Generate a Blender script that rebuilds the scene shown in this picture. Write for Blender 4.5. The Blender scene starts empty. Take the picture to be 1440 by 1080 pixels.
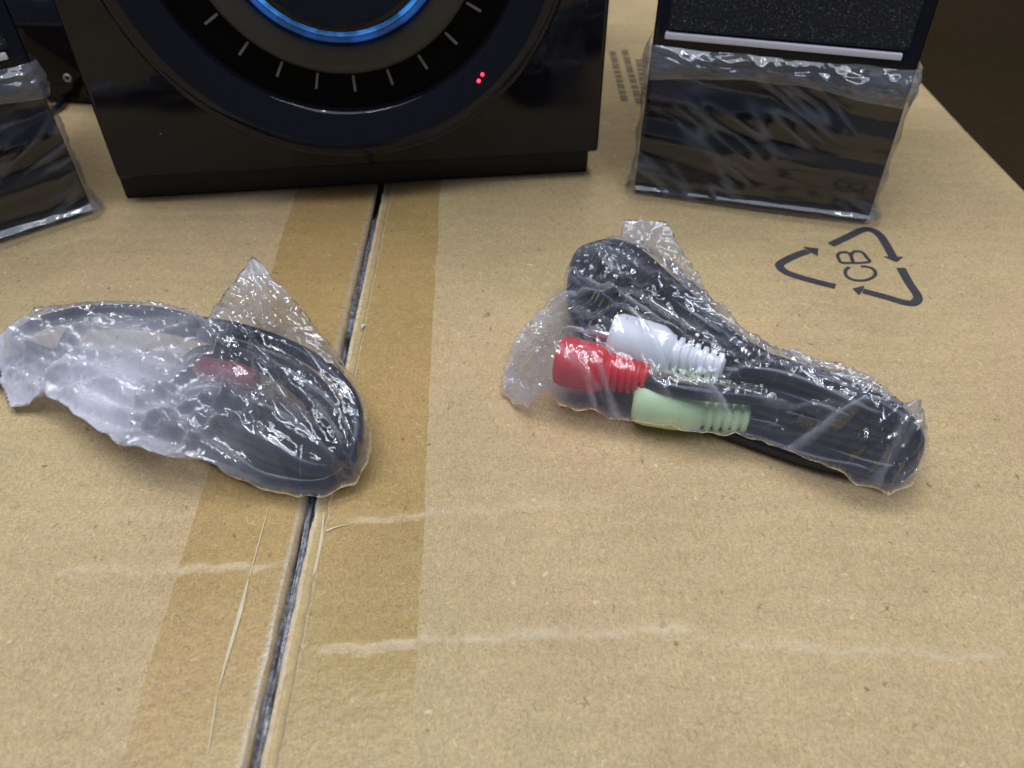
import bpy, bmesh, math, random
import numpy as np
from mathutils import Vector, Matrix, noise as mnoise
from mathutils.geometry import delaunay_2d_cdt

S = bpy.context.scene
COL = S.collection
rad = math.radians
random.seed(7)
RNG = np.random.default_rng(7)

# ---------------------------------------------------------------- camera
CAM_H = 0.15
PITCH = rad(42.9)
FOC = 1120.0
cam_d = bpy.data.cameras.new('camera')
cam = bpy.data.objects.new('camera', cam_d)
COL.objects.link(cam)
cam.location = (0, 0, CAM_H)
cam.rotation_euler = (math.pi / 2 - PITCH, 0, 0)
cam_d.sensor_width = 36
cam_d.lens = FOC / 1440 * 36
cam_d.clip_start = 0.005
cam_d.clip_end = 30
cam_d.dof.use_dof = True
cam_d.dof.focus_distance = 0.205
cam_d.dof.aperture_fstop = 19
S.camera = cam

# ---------------------------------------------------------------- light (indoor: ceiling panel and tubes, with small strips added for glints)
S.view_settings.view_transform = 'Standard'
S.view_settings.look = 'None'
S.view_settings.exposure = 0.0
S.view_settings.gamma = 1.0
w = bpy.data.worlds.new('World')
S.world = w
w.use_nodes = True
w.node_tree.nodes['Background'].inputs[0].default_value = (0.58, 0.70, 1.0, 1)
w.node_tree.nodes['Background'].inputs[1].default_value = 0.20


def area(name, loc, size, sizey, power, col, target=(0, .2, 0)):
    d = bpy.data.lights.new(name, 'AREA')
    d.shape = 'RECTANGLE'
    d.size = size
    d.size_y = sizey
    d.energy = power
    d.color = col
    o = bpy.data.objects.new(name, d)
    COL.objects.link(o)
    o.location = loc
    v = Vector(target) - Vector(loc)
    o.rotation_euler = v.to_track_quat('-Z', 'Y').to_euler()
    return o


area('ceiling_light', (-0.15, -0.15, 2.3), 2.0, 1.3, 27, (0.84, 0.90, 1.0))
area('tube_light_near', (0.25, 0.25, 2.2), 1.2, 0.03, 7, (0.90, 0.94, 1.0))
area('tube_light_far', (-0.25, 0.85, 2.2), 1.2, 0.03, 13, (0.92, 0.95, 1.0))
area('tube_light_side', (-0.85, 0.45, 2.2), 0.03, 1.2, 7, (0.97, 0.98, 1.0))
for lx, ly, sx, sy in ((1.35, .5, .6, .03), (-1.4, .9, .6, .03), (.35, 1.3, .6, .03), (-.5, -.35, .6, .03), (.9, -.1, .03, .6)):
    area('added_glint_strip', (lx, ly, 2.2), sx, sy, 3.6, (0.86, 0.91, 1.0))  # extra strips, added only to give the bag film more glints

S.cycles.transparent_max_bounces = 32
S.cycles.max_bounces = 10

# ---------------------------------------------------------------- measuring helpers (photo point -> place at height z)
FW = np.array([0, math.cos(PITCH), -math.sin(PITCH)])
UP = np.array([0, math.sin(PITCH), math.cos(PITCH)])
RT = np.array([1.0, 0, 0])


def P(px, py, zmm=0.0):
    d = FW + RT * (px - 720) / FOC + UP * (540 - py) / FOC
    t = (zmm / 1000 - CAM_H) / d[2]
    return np.array([0, 0, CAM_H]) + d * t


# ---------------------------------------------------------------- object helpers
def thing(name, label, cat, loc=(0, 0, 0), rotz=0, group=None):
    o = bpy.data.objects.new(name, None)
    COL.objects.link(o)
    o.empty_display_size = 0.02
    o.location = loc
    o.rotation_euler = (0, 0, rotz)
    o['label'] = label
    o['category'] = cat
    if group:
        o['group'] = group
    return o


def mesh_obj(name, verts, faces, mat, parent=None, smooth=True, label=None, kind=None):
    me = bpy.data.meshes.new(name)
    me.from_pydata([tuple(map(float, v)) for v in verts], [], [tuple(int(i) for i in f) for f in faces])
    me.update()
    if smooth:
        me.polygons.foreach_set('use_smooth', [True] * len(me.polygons))
    me.materials.append(mat)
    o = bpy.data.objects.new(name, me)
    COL.objects.link(o)
    if parent:
        o.parent = parent
    if label:
        o['label'] = label
    if kind:
        o['kind'] = kind
    return o


def bm_obj(name, bm, mat, parent=None, smooth=False, **k):
    me = bpy.data.meshes.new(name)
    bm.to_mesh(me)
    bm.free()
    if smooth:
        me.polygons.foreach_set('use_smooth', [True] * len(me.polygons))
    me.materials.append(mat)
    o = bpy.data.objects.new(name, me)
    COL.objects.link(o)
    if parent:
        o.parent = parent
    for a, b in k.items():
        o[a] = b
    return o


def box_bm(x0, x1, y0, y1, z0, z1, bev=0, seg=2, bm=None):
    b = bmesh.new()
    bmesh.ops.create_cube(b, size=1)
    for v in b.verts:
        v.co = Vector(((x0 + x1) / 2 + v.co.x * (x1 - x0), (y0 + y1) / 2 + v.co.y * (y1 - y0),
                       (z0 + z1) / 2 + v.co.z * (z1 - z0)))
    if bev:
        bmesh.ops.bevel(b, geom=list(b.edges), offset=bev, segments=seg, profile=.6, affect='EDGES')
    if bm is not None:
        me = bpy.data.meshes.new('t')
        b.to_mesh(me)
        bm.from_mesh(me)
        b.free()
        return bm
    return b


def catmull(pts, n=12, closed=False):
    pts = [np.array(p, float) for p in pts]
    N = len(pts)
    out = []
    rng = range(N if closed else N - 1)
    for i in rng:
        if closed:
            p0, p1, p2, p3 = pts[(i - 1) % N], pts[i], pts[(i + 1) % N], pts[(i + 2) % N]
        else:
            p0, p1, p2, p3 = pts[max(i - 1, 0)], pts[i], pts[i + 1], pts[min(i + 2, N - 1)]
        for k in range(n):
            t = k / n
            out.append(.5 * ((2 * p1) + (-p0 + p2) * t + (2 * p0 - 5 * p1 + 4 * p2 - p3) * t * t +
                             (-p0 + 3 * p1 - 3 * p2 + p3) * t ** 3))
    if not closed:
        out.append(pts[-1])
    return np.array(out)


def sweep(path, radii, sides=14, closed=False, cap=True):
    """tube along path with a radius for each point"""
    path = np.array(path)
    N = len(path)
    if np.isscalar(radii):
        radii = np.full(N, radii)
    if closed:
        T = np.roll(path, -1, 0) - np.roll(path, 1, 0)
    else:
        T = np.gradient(path, axis=0)
    T /= np.linalg.norm(T, axis=1)[:, None] + 1e-12
    nrm = np.cross(T[0], [0, 0, 1])
    if np.linalg.norm(nrm) < 1e-3:
        nrm = np.array([1.0, 0, 0])
    nrm /= np.linalg.norm(nrm)
    V = []
    for i in range(N):
        nrm = nrm - T[i] * np.dot(nrm, T[i])
        nrm /= np.linalg.norm(nrm)
        b = np.cross(T[i], nrm)
        for k in range(sides):
            a = 2 * math.pi * k / sides
            V.append(path[i] + radii[i] * (nrm * math.cos(a) + b * math.sin(a)))
    F = []
    M = N if closed else N - 1
    for i in range(M):
        j = (i + 1) % N
        for k in range(sides):
            l = (k + 1) % sides
            F.append((i * sides + k, i * sides + l, j * sides + l, j * sides + k))
    if cap and not closed:
        F.append(tuple(range(sides))[::-1])
        F.append(tuple((N - 1) * sides + k for k in range(sides)))
    return V, F


def join_vf(parts):
    V, F = [], []
    for v, f in parts:
        o = len(V)
        V += list(v)
        F += [tuple(i + o for i in q) for q in f]
    return V, F


def lathe(profile, sides=128):
    """profile (r, d): spun about local -Y (towards the viewer of the face), circle in XZ"""
    V, F = [], []
    for r, d in profile:
        for k in range(sides):
            a = 2 * math.pi * k / sides
            V.append((r * math.cos(a), -d, r * math.sin(a)))
    n = len(profile)
    for i in range(n - 1):
        for k in range(sides):
            l = (k + 1) % sides
            F.append((i * sides + k, i * sides + l, (i + 1) * sides + l, (i + 1) * sides + k))
    return V, F


# ---------------------------------------------------------------- materials
def new_mat(name):
    m = bpy.data.materials.new(name)
    m.use_nodes = True
    nt = m.node_tree
    nt.nodes.clear()
    out = nt.nodes.new('ShaderNodeOutputMaterial')
    return m, nt, out


def nd(nt, t, **k):
    n = nt.nodes.new(t)
    for a, b in k.items():
        if a.startswith('i_'):
            n.inputs[a[2:].replace('_', ' ')].default_value = b
        else:
            setattr(n, a, b)
    return n


def ramp(nt, stops, src):
    r = nt.nodes.new('ShaderNodeValToRGB')
    e = r.color_ramp.elements
    while len(e) < len(stops):
        e.new(.5)
    for i, (p, c) in enumerate(stops):
        e[i].position = p
        e[i].color = c if len(c) == 4 else (*c, 1)
    nt.links.new(src, r.inputs[0])
    return r


def math_n(nt, op, a, b=None):
    n = nt.nodes.new('ShaderNodeMath')
    n.operation = op
    for i, x in enumerate((a, b)):
        if x is None:
            continue
        if isinstance(x, (int, float)):
            n.inputs[i].default_value = x
        else:
            nt.links.new(x, n.inputs[i])
    return n.outputs[0]


def noise_n(nt, vec, scale, detail=3, rough=.55, dist=0):
    n = nt.nodes.new('ShaderNodeTexNoise')
    n.inputs['Scale'].default_value = scale
    n.inputs['Detail'].default_value = detail
    n.inputs['Roughness'].default_value = rough
    n.inputs['Distortion'].default_value = dist
    nt.links.new(vec, n.inputs['Vector'])
    return n.outputs['Fac']


def mixc(nt, fac, a, b, mode='MIX'):
    n = nt.nodes.new('ShaderNodeMix')
    n.data_type = 'RGBA'
    n.blend_type = mode
    for sock, x in ((0, fac), (6, a), (7, b)):
        if isinstance(x, (int, float)):
            n.inputs[sock].default_value = x
        elif isinstance(x, tuple):
            n.inputs[sock].default_value = x if len(x) == 4 else (*x, 1)
        else:
            nt.links.new(x, n.inputs[sock])
    return n.outputs[2]


def simple(name, col, rough=.4, spec=.5, metal=0, bump=None, coat=0, emis=None, estr=0, var=.0, sub=0):
    m, nt, out = new_mat(name)
    p = nd(nt, 'ShaderNodeBsdfPrincipled')
    tc = nd(nt, 'ShaderNodeTexCoord')
    p.inputs['Roughness'].default_value = rough
    p.inputs['Specular IOR Level'].default_value = spec
    p.inputs['Metallic'].default_value = metal
    p.inputs['Coat Weight'].default_value = coat
    if sub:
        p.inputs['Subsurface Weight'].default_value = sub
        p.inputs['Subsurface Radius'].default_value = (.003, .003, .003)
        p.inputs['Subsurface Scale'].default_value = 1.0
    n = noise_n(nt, tc.outputs['Object'], 220, 4)
    c = mixc(nt, n, tuple(x * (1 - var) for x in col), tuple(min(1, x * (1 + var)) for x in col))
    nt.links.new(c, p.inputs['Base Color'])
    n2 = noise_n(nt, tc.outputs['Object'], 60, 5)
    rr = ramp(nt, [(.3, (rough * .85,) * 3), (.75, (min(1, rough * 1.25 + .01),) * 3)], n2)
    nt.links.new(rr.outputs[0], p.inputs['Roughness'])
    if emis:
        p.inputs['Emission Color'].default_value = (*emis, 1)
        en = ramp(nt, [(.40, (.22,) * 3), (.60, (1,) * 3)], noise_n(nt, tc.outputs['Object'], 90, 3))
        nt.links.new(math_n(nt, 'MULTIPLY', en.outputs[0], estr * 1.5), p.inputs['Emission Strength'])
    if bump:
        b = nd(nt, 'ShaderNodeBump')
        b.inputs['Strength'].default_value = bump[1]
        b.inputs['Distance'].default_value = bump[2]
        nt.links.new(noise_n(nt, tc.outputs['Object'], bump[0], 4), b.inputs['Height'])
        nt.links.new(b.outputs[0], p.inputs['Normal'])
    nt.links.new(p.outputs[0], out.inputs[0])
    return m


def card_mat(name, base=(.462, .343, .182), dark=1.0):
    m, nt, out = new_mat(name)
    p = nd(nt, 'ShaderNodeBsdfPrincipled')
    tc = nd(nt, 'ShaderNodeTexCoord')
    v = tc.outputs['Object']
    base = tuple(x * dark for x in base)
    # slow blotches
    n1 = noise_n(nt, v, 22, 5, .6)
    r1 = ramp(nt, [(.3, tuple(x * .90 for x in base)), (.7, tuple(x * 1.07 for x in base))], n1)
    n1b = noise_n(nt, v, 9, 3, .6)
    tint = ramp(nt, [(.35, (.97, 1.0, .95)), (.65, (1.03, .98, 1.0))], n1b)
    c = mixc(nt, 1.0, r1.outputs[0], tint.outputs[0], 'MULTIPLY')
    # faint flute lines of the corrugation
    sx = nd(nt, 'ShaderNodeSeparateXYZ')
    nt.links.new(v, sx.inputs[0])
    wob_ = math_n(nt, 'MULTIPLY', noise_n(nt, v, 12, 2), .02)
    wv = math_n(nt, 'SINE', math_n(nt, 'MULTIPLY', math_n(nt, 'ADD', sx.outputs['Y'], wob_), 820))
    wr_ = ramp(nt, [(0, (.965, .965, .96)), (1, (1.03, 1.03, 1.03))], math_n(nt, 'ADD', math_n(nt, 'MULTIPLY', wv, .5), .5))
    c = mixc(nt, noise_n(nt, v, 30, 2), c, mixc(nt, 1.0, c, wr_.outputs[0], 'MULTIPLY'))
    # fibres: stretched noise in two directions
    mp = nd(nt, 'ShaderNodeMapping')
    mp.inputs['Scale'].default_value = (1, .35, 1)
    mp.inputs['Rotation'].default_value = (0, 0, .7)
    nt.links.new(v, mp.inputs[0])
    f1 = noise_n(nt, mp.outputs[0], 2300, 3, .6, 1.8)
    mp2 = nd(nt, 'ShaderNodeMapping')
    mp2.inputs['Scale'].default_value = (.4, 1, 1)
    mp2.inputs['Rotation'].default_value = (0, 0, .3)
    nt.links.new(v, mp2.inputs[0])
    f2 = noise_n(nt, mp2.outputs[0], 1500, 3, .6, 1.6)
    fr = ramp(nt, [(.34, (.60, .57, .52)), (.5, (1, 1, 1)), (.66, (1.34, 1.33, 1.30))], f1)
    c = mixc(nt, .62, c, fr.outputs[0], 'MULTIPLY')
    fr2 = ramp(nt, [(.33, (.80, .78, .74)), (.5, (1, 1, 1)), (.66, (1.2, 1.2, 1.2))], f2)
    c = mixc(nt, .62, c, fr2.outputs[0], 'MULTIPLY')
    # stray fibres: thin curled lines, dark ones and pale ones
    for sc_, mk_, colr, st_ in ((230, 95, (.17, .12, .07), .75), (330, 140, (.22, .16, .10), .55), (280, 120, (.72, .63, .48), .5)):
        mpx = nd(nt, 'ShaderNodeMapping')
        mpx.inputs['Location'].default_value = (sc_ * .01, mk_ * .02, 0)
        nt.links.new(v, mpx.inputs[0])
        a1 = noise_n(nt, mpx.outputs[0], sc_, 1, .5, .5)
        ln_ = math_n(nt, 'ABSOLUTE', math_n(nt, 'SUBTRACT', a1, .5))
        lr_ = ramp(nt, [(.006, (1, 1, 1)), (.016, (0, 0, 0))], ln_)
        mr_ = ramp(nt, [(.645, (0, 0, 0)), (.68, (1, 1, 1))], noise_n(nt, mpx.outputs[0], mk_ * 2.4, 1, .5))
        c = mixc(nt, math_n(nt, 'MULTIPLY', math_n(nt, 'MULTIPLY', lr_.outputs[0], mr_.outputs[0]), st_), c, colr)
    # sparse dark and pale flecks
    vo = nd(nt, 'ShaderNodeTexVoronoi')
    vo.inputs['Scale'].default_value = 260
    vo.inputs['Randomness'].default_value = 1
    nt.links.new(mp.outputs[0], vo.inputs['Vector'])
    fl = ramp(nt, [(.03, (1, 1, 1)), (.10, (0, 0, 0))], vo.outputs['Distance'])
    sel = ramp(nt, [(.70, (0, 0, 0)), (.74, (1, 1, 1))], vo.outputs['Color'])
    k = math_n(nt, 'MULTIPLY', fl.outputs[0], sel.outputs[0])
    c = mixc(nt, math_n(nt, 'MULTIPLY', k, .75), c, (.13, .085, .045))
    sel2 = ramp(nt, [(.14, (1, 1, 1)), (.18, (0, 0, 0))], vo.outputs['Color'])
    k2 = math_n(nt, 'MULTIPLY', fl.outputs[0], sel2.outputs[0])
    c = mixc(nt, math_n(nt, 'MULTIPLY', k2, .5), c, (.68, .60, .46))
    # rubbed pale creases per vertex, with the ridges' highlights painted in
    at = nd(nt, 'ShaderNodeAttribute')
    at.attribute_name = 'wear_highlight'
    wn = noise_n(nt, v, 700, 3, .6)
    wr = ramp(nt, [(.35, (.35,) * 3), (.62, (1,) * 3)], wn)
    wf = math_n(nt, 'MULTIPLY', at.outputs['Fac'], wr.outputs[0])
    c = mixc(nt, wf, c, tuple(min(1, x) for x in (.70, .585, .42)))
    nt.links.new(c, p.inputs['Base Color'])
    p.inputs['Roughness'].default_value = .62
    p.inputs['Specular IOR Level'].default_value = .35
    b = nd(nt, 'ShaderNodeBump')
    b.inputs['Strength'].default_value = .16
    b.inputs['Distance'].default_value = .0002
    hs = math_n(nt, 'ADD', f1, f2)
    nt.links.new(hs, b.inputs['Height'])
    nt.links.new(b.outputs[0], p.inputs['Normal'])
    nt.links.new(p.outputs[0], out.inputs[0])
    return m


def film_mat(name, milk=.12, milk_col=(.80, .83, .95), bscale=260, bstr=.6, rough=.07, tcol=(.89, .90, .94),
             edge=.35, fres=1.0, patch=.3, streak=None):
    """thin clear polythene: clear pass-through, mirror sheen that grows at grazing angles, a little milky scatter"""
    m, nt, out = new_mat(name)
    tc = nd(nt, 'ShaderNodeTexCoord')
    v = tc.outputs['Object']
    # bump of fine creases
    b = nd(nt, 'ShaderNodeBump')
    b.inputs['Strength'].default_value = bstr
    b.inputs['Distance'].default_value = .0008
    vv = v
    if streak:
        mp = nd(nt, 'ShaderNodeMapping')
        mp.inputs['Scale'].default_value = streak[0]
        mp.inputs['Rotation'].default_value = streak[1]
        nt.links.new(v, mp.inputs[0])
        vv = mp.outputs[0]
    n0 = noise_n(nt, vv, bscale * .35, 2, .5, .8)
    n1 = nt.nodes.new('ShaderNodeTexNoise')
    n1.noise_type = 'RIDGED_MULTIFRACTAL'
    n1.inputs['Scale'].default_value = bscale * .5
    n1.inputs['Detail'].default_value = 2.5
    n1.inputs['Distortion'].default_value = .7
    nt.links.new(vv, n1.inputs['Vector'])
    h = math_n(nt, 'ADD', math_n(nt, 'MULTIPLY', n0, 1.0), math_n(nt, 'MULTIPLY', n1.outputs['Fac'], .22))
    nt.links.new(h, b.inputs['Height'])
    tr = nd(nt, 'ShaderNodeBsdfTransparent')
    tr.inputs[0].default_value = (*tcol, 1)
    gl = nd(nt, 'ShaderNodeBsdfGlossy')
    gl.inputs['Color'].default_value = (1, 1, 1, 1)
    gl.inputs['Roughness'].default_value = rough
    nt.links.new(b.outputs[0], gl.inputs['Normal'])
    df = nd(nt, 'ShaderNodeBsdfDiffuse')
    df.inputs['Color'].default_value = (*milk_col, 1)
    tl = nd(nt, 'ShaderNodeBsdfTranslucent')
    tl.inputs['Color'].default_value = (*milk_col, 1)
    nt.links.new(b.outputs[0], df.inputs['Normal'])
    mk = nd(nt, 'ShaderNodeMixShader')
    mk.inputs[0].default_value = .4
    nt.links.new(df.outputs[0], mk.inputs[1])
    nt.links.new(tl.outputs[0], mk.inputs[2])
    lw = nd(nt, 'ShaderNodeLayerWeight')
    lw.inputs['Blend'].default_value = .5
    nt.links.new(b.outputs[0], lw.inputs['Normal'])
    face = lw.outputs['Facing']
    sch = math_n(nt, 'ADD', math_n(nt, 'MULTIPLY', math_n(nt, 'POWER', face, 4.0), .85), .06)
    sch = math_n(nt, 'MINIMUM', math_n(nt, 'MULTIPLY', sch, fres), .95)
    pn = noise_n(nt, v, 38, 2, .5, .8)
    pr = ramp(nt, [(.42, (0, 0, 0)), (.68, (1, 1, 1))], pn)
    at = nd(nt, 'ShaderNodeAttribute')
    at.attribute_name = 'haze'
    mf = math_n(nt, 'ADD', math_n(nt, 'MULTIPLY', pr.outputs[0], patch), milk)
    mf = math_n(nt, 'ADD', mf, at.outputs['Fac'])
    mf = math_n(nt, 'ADD', mf, math_n(nt, 'MULTIPLY', math_n(nt, 'POWER', face, 3.0), edge))
    mf = math_n(nt, 'MINIMUM', mf, .92)
    s1 = nd(nt, 'ShaderNodeMixShader')
    nt.links.new(mf, s1.inputs[0])
    nt.links.new(tr.outputs[0], s1.inputs[1])
    nt.links.new(mk.outputs[0], s1.inputs[2])
    s2 = nd(nt, 'ShaderNodeMixShader')
    nt.links.new(sch, s2.inputs[0])
    nt.links.new(s1.outputs[0], s2.inputs[1])
    nt.links.new(gl.outputs[0], s2.inputs[2])
    nt.links.new(s2.outputs[0], out.inputs[0])
    return m


M = {}
M['card'] = card_mat('kraft_cardboard')
M['card_shade'] = card_mat('kraft_cardboard_shade', dark=.45)  # same board darkened: shade inside the seam put into the colour
M['gloss_black'] = simple('piano_black_plastic', (.008, .008, .012), .045, .31)
M['soft_black'] = simple('matte_black_plastic', (.010, .009, .009), .42, .3, bump=(900, .3, .0002))
M['dial_black'] = simple('dial_black', (.003, .003, .003), .6, .05)
M['olive'] = simple('dark_olive_ring', (.048, .046, .038), .38, .35, var=.08)
M['tick'] = simple('dial_mark_grey', (.17, .165, .15), .5)
M['blue'] = simple('blue_light_ring', (.02, .08, .3), .12, .6, emis=(.006, .075, .34), estr=.42)
M['blue_line'] = simple('blue_light_line', (.05, .2, .5), .2, .5, emis=(.06, .30, .80), estr=.6)
M['led'] = simple('red_indicator', (.5, 0, .02), .3, .5, emis=(1, .03, .08), estr=3.0)
M['chrome'] = simple('silver_trim', (.70, .69, .76), .36, .5, metal=.25, bump=(500, .2, .0003))
M['cable'] = simple('black_pvc', (.007, .009, .017), .22, .5, bump=(300, .15, .0004))
M['red'] = simple('red_pvc', (.70, .018, .022), .34, .5, sub=.1)
M['dark_red'] = simple('dark_red_pvc', (.19, .012, .014), .4, .5)
M['white'] = simple('white_pvc', (.86, .87, .88), .35, .5, sub=.15)
M['green'] = simple('pale_green_pvc', (.66, .86, .48), .35, .5, sub=.15)
M['steel'] = simple('nickel_plug', (.6, .6, .6), .2, .5, metal=1)
M['ink'] = simple('printed_ink', (.045, .043, .050), .6, .3, var=.3)
M['ink_pale'] = simple('faded_ink', (.19, .145, .085), .7, .3, var=.2)
M['label_white'] = simple('white_paint', (.55, .56, .5), .4)
M['scuff'] = simple('pale_scuff', (.56, .47, .31), .5, var=.25)
M['floor'] = simple('dark_brown_floor', (.040, .026, .010), .5, .3, var=.5)
M['wall'] = simple('brown_wall', (.085, .055, .024), .6, .2, var=.3)
M['bag'] = film_mat('clear_bag_film', milk=.012, patch=.03, edge=.22, bscale=130, bstr=.10, rough=.05, fres=1.35, milk_col=(.86, .88, .97))
M['bag_milky'] = film_mat('milky_bag_film', milk=.03, patch=.05, edge=.28, bscale=60, bstr=.045, rough=.05, fres=1.5, milk_col=(.90, .90, .99))
M['wrap'] = film_mat('speaker_wrap_film', milk=.002, patch=.004, edge=.03, bscale=70, bstr=.04, rough=.08, fres=.85,
                     milk_col=(.6, .65, .75), streak=((1.0, 1, 2.6), (0, .55, 0)))
M['wrap_edge'] = film_mat('speaker_wrap_cuff', milk=.10, patch=.22, edge=.30, bscale=240, bstr=.35, rough=.06)


def grille_mat():
    m, nt, out = new_mat('speaker_cloth')
    p = nd(nt, 'ShaderNodeBsdfPrincipled')
    tc = nd(nt, 'ShaderNodeTexCoord')
    n = noise_n(nt, tc.outputs['Object'], 1300, 2, .6)
    r = ramp(nt, [(.45, (.006, .007, .010)), (.62, (.018, .020, .028)), (.74, (.13, .14, .18))], n)
    nt.links.new(r.outputs[0], p.inputs['Base Color'])
    p.inputs['Roughness'].default_value = .85
    b = nd(nt, 'ShaderNodeBump')
    b.inputs['Strength'].default_value = .8
    b.inputs['Distance'].default_value = .0006
    nt.links.new(n, b.inputs['Height'])
    nt.links.new(b.outputs[0], p.inputs['Normal'])
    nt.links.new(p.outputs[0], out.inputs[0])
    return m


M['cloth'] = grille_mat()


def tape_mat():
    m, nt, out = new_mat('packing_tape_film')
    tc = nd(nt, 'ShaderNodeTexCoord')
    v = tc.outputs['Object']
    tr = nd(nt, 'ShaderNodeBsdfTransparent')
    n = noise_n(nt, v, 26, 4, .6)
    c = ramp(nt, [(.3, (.915, .870, .735)), (.7, (.945, .905, .790))], n)
    nt.links.new(c.outputs[0], tr.inputs[0])
    gl = nd(nt, 'ShaderNodeBsdfGlossy')
    gl.inputs['Roughness'].default_value = .28
    b = nd(nt, 'ShaderNodeBump')
    b.inputs['Strength'].default_value = .5
    b.inputs['Distance'].default_value = .0004
    nt.links.new(noise_n(nt, v, 420, 4, .6), b.inputs['Height'])
    nt.links.new(b.outputs[0], gl.inputs['Normal'])
    lw = nd(nt, 'ShaderNodeLayerWeight')
    lw.inputs['Blend'].default_value = .5
    f = math_n(nt, 'ADD', math_n(nt, 'MULTIPLY', math_n(nt, 'POWER', lw.outputs['Facing'], 5.0), .6), .035)
    # loose (unstuck) tape looks whitish and shinier
    at = nd(nt, 'ShaderNodeAttribute')
    at.attribute_name = 'loose'
    df = nd(nt, 'ShaderNodeBsdfDiffuse')
    df.inputs['Color'].default_value = (.50, .52, .60, 1)
    s0 = nd(nt, 'ShaderNodeMixShader')
    nn = ramp(nt, [(.38, (.25,) * 3), (.65, (1,) * 3)], noise_n(nt, v, 650, 3, .7))
    nt.links.new(math_n(nt, 'MULTIPLY', at.outputs['Fac'], nn.outputs[0]), s0.inputs[0])
    nt.links.new(tr.outputs[0], s0.inputs[1])
    nt.links.new(df.outputs[0], s0.inputs[2])
    s = nd(nt, 'ShaderNodeMixShader')
    nt.links.new(math_n(nt, 'ADD', f, math_n(nt, 'MULTIPLY', at.outputs['Fac'], .15)), s.inputs[0])
    nt.links.new(s0.outputs[0], s.inputs[1])
    nt.links.new(gl.outputs[0], s.inputs[2])
    nt.links.new(s.outputs[0], out.inputs[0])
    return m


M['tape'] = tape_mat()

# ---------------------------------------------------------------- setting
fl = mesh_obj('floor', [(-3, -2, -.42), (3, -2, -.42), (3, 3, -.42), (-3, 3, -.42)], [(0, 1, 2, 3)], M['floor'], smooth=False)
fl['kind'] = 'structure'
wl = bm_obj('wall', box_bm(-3, 3, 1.6, 1.7, -.42, 2.4), M['wall'])
wl['kind'] = 'structure'

# ---------------------------------------------------------------- cardboard box
XR = .1935
YF = .446


def seam_x(y):
    return -.0473 + (y - .0587) / (.2721 - .0587) * (-.0498 + .0473)


def poly_y(pts, x):
    xs = [p[0] for p in pts]
    ys = [p[1] for p in pts]
    return np.interp(x, xs, ys)


def crease(pxs):
    return sorted([tuple(P(a, b)[:2]) for a, b in pxs])


CREASES = [  # (polyline, sigma, height, paleness)
    (crease([(432, 915), (640, 904), (800, 897), (1010, 892)]), .0013, .00042, 1.0),
    (crease([(990, 906), (1100, 914), (1250, 922), (1440, 930)]), .0013, .00040, .85),
    (crease([(455, 735), (600, 724), (760, 716), (900, 712)]), .0014, .00020, .5),
    (crease([(60, 806), (180, 806), (300, 800), (412, 792)]), .0012, .00026, .7),
    (crease([(1120, 842), (1300, 850), (1440, 853)]), .0013, .00014, .22),
    (crease([(130, 298), (300, 300), (400, 296)]), .0018, .00018, .30),
    (crease([(0, 372), (80, 345), (160, 328)]), .0022, .00025, .32),
    (crease([(0, 765), (120, 742), (240, 716)]), .0016, .00020, .26),
    (crease([(930, 800), (1080, 792), (1200, 797)]), .0013, .00010, .12),
]


def relief(X, Y):
    Z = np.zeros_like(X)
    W = np.zeros_like(X)
    for pts, s, h, wv in CREASES:
        xs = [p[0] for p in pts]
        yc = np.interp(X, xs, [p[1] for p in pts]) + .0004 * np.sin(X * 260) + .0003 * np.sin(X * 711 + 1)
        inside = np.clip((X - xs[0]) / .008, 0, 1) * np.clip((xs[-1] - X) / .008, 0, 1)
        d = Y - yc
        amp = inside * (.75 + .35 * np.sin(X * 140 + s * 5000) * np.sin(X * 333))
        up_ = np.clip((d + .0003) / .0003, 0, 1)
        Z += h * amp * (1.5 * up_ * np.exp(-np.maximum(d, 0) / (2.2 * s)) - .8 * (1 - up_) * np.exp(np.minimum(d, 0) / (1.8 * s)))
        W = np.maximum(W, .58 * wv * amp * up_ * np.exp(-(np.maximum(d, 0) / (1.7 * s)) ** 2))
    # slow unevenness of the board
    Z += .00035 * np.sin(X * 37 + 1.2) * np.sin(Y * 29 + .4) + .00015 * np.sin(X * 90 + Y * 60)
    return Z, W


def set_attr(o, name, arr):
    a = o.data.attributes.new(name, 'FLOAT', 'POINT')
    a.data.foreach_set('value', np.asarray(arr, dtype=np.float32).ravel())


def grid_faces(nx, ny):
    i = np.arange(nx - 1)
    j = np.arange(ny - 1)
    J, I = np.meshgrid(j, i, indexing='ij')
    a = J * nx + I
    return np.stack([a, a + 1, a + 1 + nx, a + nx], -1).reshape(-1, 4)


box = thing('cardboard_box', 'large brown cardboard box, its taped top flaps carrying the speakers and bagged cables', 'box', (0, .2, 0))
BL = (0, .2, 0)


def child_fix(o, parent=box):
    # geometry is written in world coordinates: shift it into the parent's frame
    off = Vector(parent.location)
    R = Matrix.Rotation(-parent.rotation_euler.z, 4, 'Z')
    me = o.data
    me.transform(R @ Matrix.Translation(-off))
    o.parent = parent
    return o


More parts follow.
